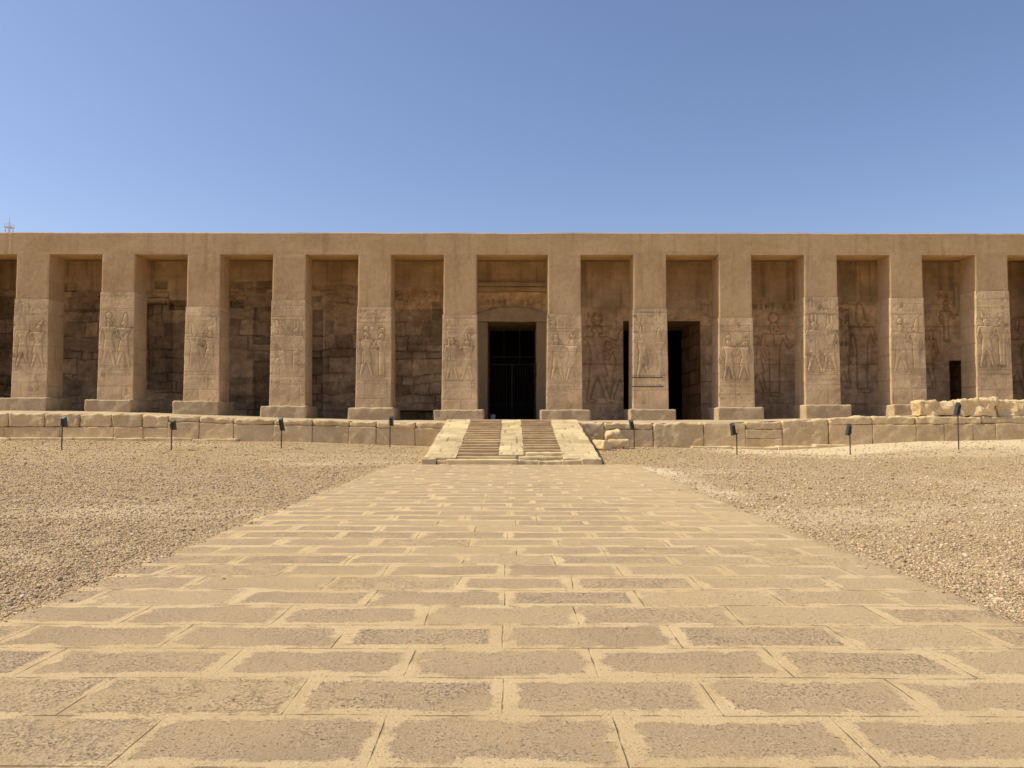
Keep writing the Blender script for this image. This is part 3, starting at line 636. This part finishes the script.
# ------------------------------------------------------------------ terrace floor
X, Y = np.meshgrid(np.linspace(XL-2, XR+2, 300), np.linspace(YT+.35, YB+18, 100), indexing='ij')
t = np.clip((Y-YT-.35)/(D-YT-.9), 0, 1)
Zf = (wall_top(X)-.06)*(1-t)+(floor_at(X))*t+.012*fbm(X*1.5, Y*1.5, 61, 4)
c_ = np.abs(X) < 3.2
Zf = np.where(Y > YB+.2, floor_at(X)-.0, Zf)
mb = MB(); mb.grid(np.stack([X, Y, Zf], -1)); tag(mb.build('terrace_floor', M['floor'], smooth=True), kind='structure')

# ------------------------------------------------------------------ terrace retaining walls
def px2x(px, py=430, Y=YT): return P(px, py, Y)[0]
def make_wall(name, label, spec, plinth, xend):
    root = empty(name, ((xend[0]+xend[1])/2, YT+.3, 0)); tag(root, label, 'wall')
    mb = MB(); n = 0
    for (a, b_, ta, tb) in spec:      # px from, px to, top fraction, bottom fraction of the wall height
        xa, xb = px2x(a)+.012, px2x(b_)-.012; xm = (xa+xb)/2; zt = float(wall_top(xm)); zb = float(wall_foot(xm))-.05
        H = zt-zb; z1 = zt-ta*H; z0 = zt-tb*H+(.008 if tb < 1 else -.1); n += 1
        tp = None
        if ta == 0:
            sl_ = lambda x, xm=xm: (wall_top(x)-wall_top(xm))+.09*fbm(x*2.6, x*0+2, 62, 5)-.04
            tp = sl_
        dy = random.uniform(-.03, .03)
        mb.rough(xa, xb, YT+dy, YT+.55, z0, z1, (.10 if ta == 0 else .022), (.07 if ta == 0 else .035), .07, 3.2, random.uniform(.86, 1.08), n+len(name), top=tp)
    obj = mb.build('wall_blocks', M['wall'], None, smooth=True); obj.parent = root; obj.location = -root.location
    mb = MB(); xs = np.linspace(xend[0]+.05, xend[1]-.05, 120)
    tz = wall_top(xs)-.16; 
    mb.grid(np.stack([np.stack([xs, xs, xs], 1), np.stack([xs*0+YT+.1, xs*0+YT+.1, xs*0+YT+.9], 1), np.stack([xs*0-.3, tz, tz], 1)], -1), .45)  # core toned dark, painting in the shade of the gaps between blocks
    o2 = mb.build('wall_core', M['wall'], None); o2.parent = root; o2.location = -root.location
    if plinth:
        mb = MB()
        for i, (a, b_) in enumerate(plinth):
            xa, xb = px2x(a), px2x(b_)-.02; xm = (xa+xb)/2; zb = float(wall_foot(xm)); mb.rough(xa, xb, YT-.38-random.uniform(0, .1), YT+.05, zb-.2, zb+random.uniform(.06, .12), .03, .05, .10, 2.5, random.uniform(1.0, 1.12), i+5)
        o3 = mb.build('footing_course', M['wall'], None, smooth=True); o3.parent = root; o3.location = -root.location
    return root
left = []
tj = [-170, -120, -75, -35, 8, 44, 79, 111, 141.5, 168]
for a, b_ in zip(tj, tj[1:]): left.append((a, b_, 0, .52))
bj = [-160, -100, -50, 4, 60, 114, 143, 168]
for a, b_ in zip(bj, bj[1:]): left.append((a, b_, .52, 1))
fj = [168, 199, 233.4, 273.5, 312, 349, 376, 415, 447]
for i, (a, b_) in enumerate(zip(fj, fj[1:])): left.append((a, b_, 0, .27)); left.append((a, b_, .27, 1))
make_wall('terrace_wall', 'low terrace wall of weathered limestone blocks left of the ramped stairs', left, [(-60, -25), (-25, 16), (16, 49), (49, 79), (79, 118), (118, 149), (149, 196), (196, 240)], (px2x(-170), px2x(447)))
right = [(577, 604, 0, 1), (604, 653, 0, .3), (604, 653, .3, 1), (653, 704, 0, 1), (704, 745.5, .06, 1), (745.5, 782, 0, .32), (745.5, 782, .32, .62), (745.5, 782, .62, 1), (782, 829, 0, 1), (829, 872.5, 0, .28), (829, 872.5, .28, 1)]
for a, b_ in zip([872.5, 916, 982.5, 1040, 1100, 1170], [916, 982.5, 1040, 1100, 1170, 1200]): right.append((a, b_, 0, .34))
for a, b_ in zip([872.5, 916, 944, 973, 996, 1050, 1120], [916, 944, 973, 996, 1050, 1120, 1200]): right.append((a, b_, .34, 1))
make_wall('terrace_wall', 'low terrace wall of cracked limestone blocks right of the ramped stairs', right, [(690, 730), (730, 775), (775, 812), (812, 858)], (px2x(577), px2x(1200)))

# ------------------------------------------------------------------ ramped stairway
Y0, Y1 = 26.25, 36.05
zr0 = .17; zr1 = float(P(512, 419.5, YT)[1])
def rz(y): return zr0+(zr1-zr0)*(y-Y0)/(Y1-Y0)
stair = empty('stairway', (0, Y0, 0)); tag(stair, 'long shallow stone stairway with three pale smooth ramps and two flights of worn steps', 'stairs')
def skid(mb, name, mat, smooth=False, parent=stair):
    o = mb.build(name, mat, None, smooth); o.parent = parent; o.location = -Vector(stair.location); return o
def ramp(xa, xb, ya, yb, seed, label=None):
    mb = MB(); nx = max(6, int((xb-xa)/.06)); ny = int((yb-ya)/.07)
    X, Y = np.meshgrid(np.linspace(xa, xb, nx), np.linspace(ya, yb, ny), indexing='ij')
    J, jt = joints(X, Y, seed, (.5, 1.0), (.35, .9), z0=ya, x0=xa, w=.02)
    e = np.minimum(X-xa, xb-X)
    H = .010*fbm(X*1.5, Y*1.5, seed, 5)-.025*J-.05*np.clip(fbm(Y*1.7, X*.8, seed+1, 4), 0, 1)*np.exp(-(e/.08)**2)
    Z = rz(Y)+H
    Xw = X+(np.where(e < .01, .035*fbm(Y*1.2, Y*0+seed, seed+2, 4), 0))
    tn = jt**.6*(1-.35*J)*(1+.35*fbm(X*1.3, Y*1.1, seed+3, 6))*np.where(J > .5, .9, 1)
    mb.grid(np.stack([Xw, Y, Z], -1), tn)
    for q in (0, -1):
        mb.grid(np.stack([np.stack([Xw[q], Xw[q]], 1), np.stack([Y[q], Y[q]], 1), np.stack([Z[q], Z[q]*0-.15], 1)], -1), .9, flip=(q == -1))
        mb.grid(np.stack([np.stack([Xw[:, q], Xw[:, q]], 1), np.stack([Y[:, q], Y[:, q]], 1), np.stack([Z[:, q], Z[:, q]*0-.15], 1)], -1), .9)
    o = skid(mb, 'ramp', M['ramp'])
    if label: o['label'] = label
ramp(-3.07, -1.95, Y0+.35, Y1, 5); ramp(-.47, .42, Y0+.9, Y1, 9, 'narrow middle ramp between the two flights'); ramp(1.78, 3.07, Y0+.25, Y1, 14)
for (xa, xb, sd_) in ((-1.955, -.465, 3), (.415, 1.785, 8)):
    mb = MB(); n = 15; ya = Y0+1.0; run = (Y1-ya)/n; r_ = random.Random(sd_)
    for i in range(n):
        y = ya+i*run; zt = rz(y+run)-.045+r_.uniform(-.012, .012)
        mb.rough(xa, xb, y+r_.uniform(-.03, .03), y+run+.06, -.05, zt, .015, .022, .1, 2.5, r_.uniform(.85, 1.1), i+sd_)
    skid(mb, 'step_flight', M['step'], True)
# foot of the stairway: kerb slabs, broken at the right
mb = MB()
mb.rough(-3.12, -2.62, Y0-.03, Y0+.50, -.1, .20, .03, .04, .07, 3, 1.0, 31)
mb.rough(-2.60, -2.28, Y0+.10, Y0+.50, -.1, .13, .03, .05, .07, 3, 1.1, 32)
mb.rough(-2.26, .20, Y0-.02, Y0+.62, -.1, .165, .02, .025, .08, 2, 1.12, 33)
mb.rough(-2.3, .15, Y0+.55, Y0+1.05, -.1, .235, .02, .025, .08, 2, .85, 37)
mb.rough(.22, .95, Y0+.02, Y0+.45, -.1, .13, .04, .06, .06, 4, .95, 34)
mb.rough(.92, 1.72, Y0-.02, Y0+.40, -.1, .12, .04, .06, .06, 4, 1.0, 35)
mb.rough(.24, 1.78, Y0+.42, Y0+1.2, -.1, .24, .04, .06, .07, 3, .85, 38)
mb.rough(.5, 1.84, Y0+.95, Y0+1.5, -.1, .36, .03, .04, .07, 3, 1.1, 39)
mb.rough(1.70, 2.42, Y0-.02, Y0+.6, -.1, .15, .04, .06, .06, 4, 1.0, 36)
mb.rough(2.40, 3.10, Y0-.05, Y0+.6, -.1, .21, .04, .04, .06, 4, 1.05, 40)
skid(mb, 'kerb_slabs', M['ramp'], True)
mb = MB(); mb.rough(-3.0, 3.0, Y1-.05, Y1+.7, -.1, zr1-.005, .03, .02, .15, 2, .9, 41); skid(mb, 'landing', M['step'], True)

# ------------------------------------------------------------------ fallen and stacked stones
def boulder(label, pxa, pya, pxb, pyb, Y, dep, r, amp, rot=0, tilt=0, tone=1., seed=1, k=2., group=None, mat='wall', flat=False):
    xa, zt = P(pxa, pya, Y); xb, zb = P(pxb, pyb, Y)
    mb = MB(); mb.rough(xa, xb, Y, Y+dep, zb, zt, r, amp, .13 if flat else .05, k, tone, seed, rot=rot, tilt=tilt)
    o = mb.build('stone_block', M[mat], None, not flat, origin=((xa+xb)/2, Y+dep/2, zb)); tag(o, label, 'stone', group)
    return o
boulder('large rounded boulder leaning on the wall just right of the stairs', 607, 430, 624, 441, 35.0, .75, .22, .16, rot=.2, tilt=.18, tone=1.1, seed=21, k=2.5, group='fallen stones beside the stairs')
boulder('small fallen block nearest the right edge of the stairs', 597, 441, 609, 451, 32.8, .8, .08, .06, rot=.6, tilt=-.25, tone=1.15, seed=22, group='fallen stones beside the stairs')
boulder('low flat fallen block below the large rounded boulder', 609, 439.5, 631, 447.5, 34.0, .6, .1, .09, rot=-.15, tone=.95, seed=23, group='fallen stones beside the stairs')
boulder('rough pale block on right terrace wall, just left of the tall floodlight', 919.5, 400.5, 954.5, 416, YT+.12, .8, .07, .24, tone=1.0, seed=24, k=3.0, flat=True, group='rough blocks on top of the terrace wall')
boulder('rough pale block on right terrace wall, just right of the tall floodlight', 960.5, 398.5, 996.5, 416, YT+.10, .9, .07, .26, tone=1.05, seed=25, k=3.0, flat=True, group='rough blocks on top of the terrace wall')
boulder('rough pale block on right terrace wall, cut off by the photo edge', 997, 400, 1046, 416, YT+.12, .9, .07, .25, tone=.98, seed=26, k=3.0, flat=True, group='rough blocks on top of the terrace wall')

# ------------------------------------------------------------------ floodlights
def floodlight(px, py, hx0, hy0, hx1, hy1, tilt, label):
    lo, hi = 26., 35.6
    for _ in range(30):
        Y = (lo+hi)/2; x, z = P(px, py, Y)
        if z > float(gz(x, Y)): lo = Y
        else: hi = Y
    x = P(px, py, Y)[0]; g = float(gz(x, Y)); cxh, czh = P((hx0+hx1)/2, (hy0+hy1)/2, Y); hh = (hy1-hy0)*Y/F/2; hw = max(.085, (hx1-hx0)*Y/F/2*.75)
    root = empty('floodlight', (x, Y, g)); tag(root, label, 'floodlight', 'small floodlights on posts along the foot of the terrace wall')
    loc = -Vector(root.location)
    def pt(mb, n, m, par=root):
        o = mb.build(n, m, None); o.parent = par; o.location = loc if par is root else (0, 0, 0); return o
    mb = MB(); mb.cyl((x, Y, g-.15), (x, Y, czh-hh*.55), .026, n=8); pt(mb, 'post', M['post'])
    mb = MB(); z = czh-hh*.55
    mb.box(min(x, cxh)-.05, max(x, cxh)+.05, Y-.02, Y+.02, z-.02, z+.02); mb.box(min(x, cxh)-.062, min(x, cxh)-.05, Y-.02, Y+.02, z-.02, czh+.05); mb.box(max(x, cxh)+.05, max(x, cxh)+.062, Y-.02, Y+.02, z-.02, czh+.05)
    pt(mb, 'bracket', M['post'])
    # housing: a shallow tray with fins, tipped back towards the temple
    def rotp(mb):
        for a in mb.v:
            a -= np.array([cxh, Y, czh]); t2 = R(18); yy = a[:, 1]*math.cos(t2)-a[:, 2]*math.sin(t2); zz = a[:, 1]*math.sin(t2)+a[:, 2]*math.cos(t2); a[:, 1] = yy; a[:, 2] = zz
            c_, s_ = math.cos(tilt), math.sin(tilt); xx = a[:, 0]*c_-a[:, 2]*s_; zz = a[:, 0]*s_+a[:, 2]*c_; a[:, 0] = xx; a[:, 2] = zz
            a += np.array([cxh, Y, czh])
    mb = MB(); mb.raw([(cxh+sx*hw*(1 if sy > 0 else .72), Y+sy*.07, czh+sz*hh*(1 if sy > 0 else .8)) for sx in (-1, 1) for sy in (-1, 1) for sz in (-1, 1)], [(0, 1, 3, 2), (4, 6, 7, 5), (0, 4, 5, 1), (2, 3, 7, 6), (0, 2, 6, 4), (1, 5, 7, 3)])
    for i in range(5): q = cxh+hw*.62*(i-2)/2; mb.box(q-.006, q+.006, Y-.115, Y-.071, czh-hh*.7, czh+hh*.7)
    rotp(mb); pt(mb, 'housing', M['lamp'])
    mb = MB(); mb.box(cxh-hw*.9, cxh+hw*.9, Y+.073, Y+.085, czh-hh*.9, czh+hh*.9); rotp(mb); pt(mb, 'glass', M['glass'])
fl = 'grey floodlight on thin post, '
floodlight(61.7, 450.3, 62, 417, 66.6, 428.5, 0, fl+'leftmost along the left wall')
floodlight(171.3, 450.5, 171, 420, 176, 431, 0, fl+'second from the left along the left wall')
floodlight(281.3, 449.3, 279, 417.5, 284, 432, .10, fl+'third from the left along the left wall')
floodlight(390, 447.5, 388.5, 416, 394, 427, 0, fl+'on the left wall side nearest the stairs')
floodlight(634.3, 448, 629, 419.5, 635, 430.5, .22, fl+'tilted left, nearest the fallen boulder right of the stairs')
floodlight(737, 454.6, 730, 423, 736.5, 436, .22, fl+'tilted left, second to the right of the stairs')
floodlight(850.3, 454.5, 846, 423.5, 851.5, 436, -.08, fl+'upright, third to the right of the stairs')
floodlight(958.8, 449.2, 954.5, 402, 960.5, 416, -.06, fl+'tall post, rightmost, in front of the rough blocks')

# ------------------------------------------------------------------ bucket by the door, mast on the skyline
bx, bz = P(493, 418, YB-1.); fz = float(floor_at(bx))
bk = empty('bucket', (bx, YB-1., fz)); tag(bk, 'small pale blue bucket standing at the left foot of the central doorway', 'bucket')
mb = MB(); mb.cyl((0, 0, 0), (0, 0, .30), .11, .15, 16); o = mb.build('bucket_body', M['bucket'], bk)
mb = MB(); mb.cyl((0, 0, .301), (0, 0, .345), .16, .16, 16); o = mb.build('bucket_rim', M['lid'], bk)
mb = MB(); 
for i in range(10):
    a0, a1 = math.pi*i/10, math.pi*(i+1)/10; mb.cyl((.15*math.cos(a0), .02, .33+.14*math.sin(a0)), (.15*math.cos(a1), .02, .33+.14*math.sin(a1)), .006, n=5)
mb.build('handle', M['iron'], bk)
YM = 170.; mx, mz = P(9, 232, YM); _, mt_ = P(9, 216, YM); _, mp_ = P(9, 228.6, YM); _, mr = P(9, 225, YM)
mast = empty('antenna_tower', (mx, YM, -.1)); tag(mast, 'distant lattice tower with railed platform and thin mast above the roof, far left', 'tower')
zpl = mp_+.1; w_ = .6
mb = MB()
for sx in (-1, 1):
    for sy in (-1, 1): mb.cyl((sx*w_*1.0, sy*w_*1.0, 0), (sx*w_*.9, sy*w_*.9, zpl), .10, .07, 6)
n = 14
for i in range(n):
    za, zb2 = zpl*i/n, zpl*(i+1)/n; a = w_*(1.0-.1*i/n); b2 = w_*(1.0-.1*(i+1)/n)
    for (p, q) in (((-1, -1), (1, -1)), ((1, -1), (1, 1)), ((1, 1), (-1, 1)), ((-1, 1), (-1, -1))):
        mb.cyl((p[0]*a, p[1]*a, za), (q[0]*b2, q[1]*b2, zb2), .04, n=4); mb.cyl((p[0]*b2, p[1]*b2, zb2), (q[0]*b2, q[1]*b2, zb2), .04, n=4)
mb.build('lattice', M['steel'], mast)
mb = MB(); mb.box(-w_*1.2, w_*1.2, -w_*1.2, w_*1.2, zpl+.003, zpl+.22)
for sx in (-1, -.33, .33, 1):
    for sy in (-1, 1): mb.cyl((sx*w_*1.15, sy*w_*1.15, zpl+.22), (sx*w_*1.15, sy*w_*1.15, zpl+.9), .04, n=4)
for sy in (-1, 1): mb.cyl((-w_*1.15, sy*w_*1.15, zpl+.9), (w_*1.15, sy*w_*1.15, zpl+.9), .04, n=4)
mb.build('platform', M['steel'], mast)
mb = MB(); mb.cyl((0, 0, zpl+.2), (0, 0, zpl+(mt_-mp_)), .10, .04, 6); mb.build('mast', M['steel'], mast)
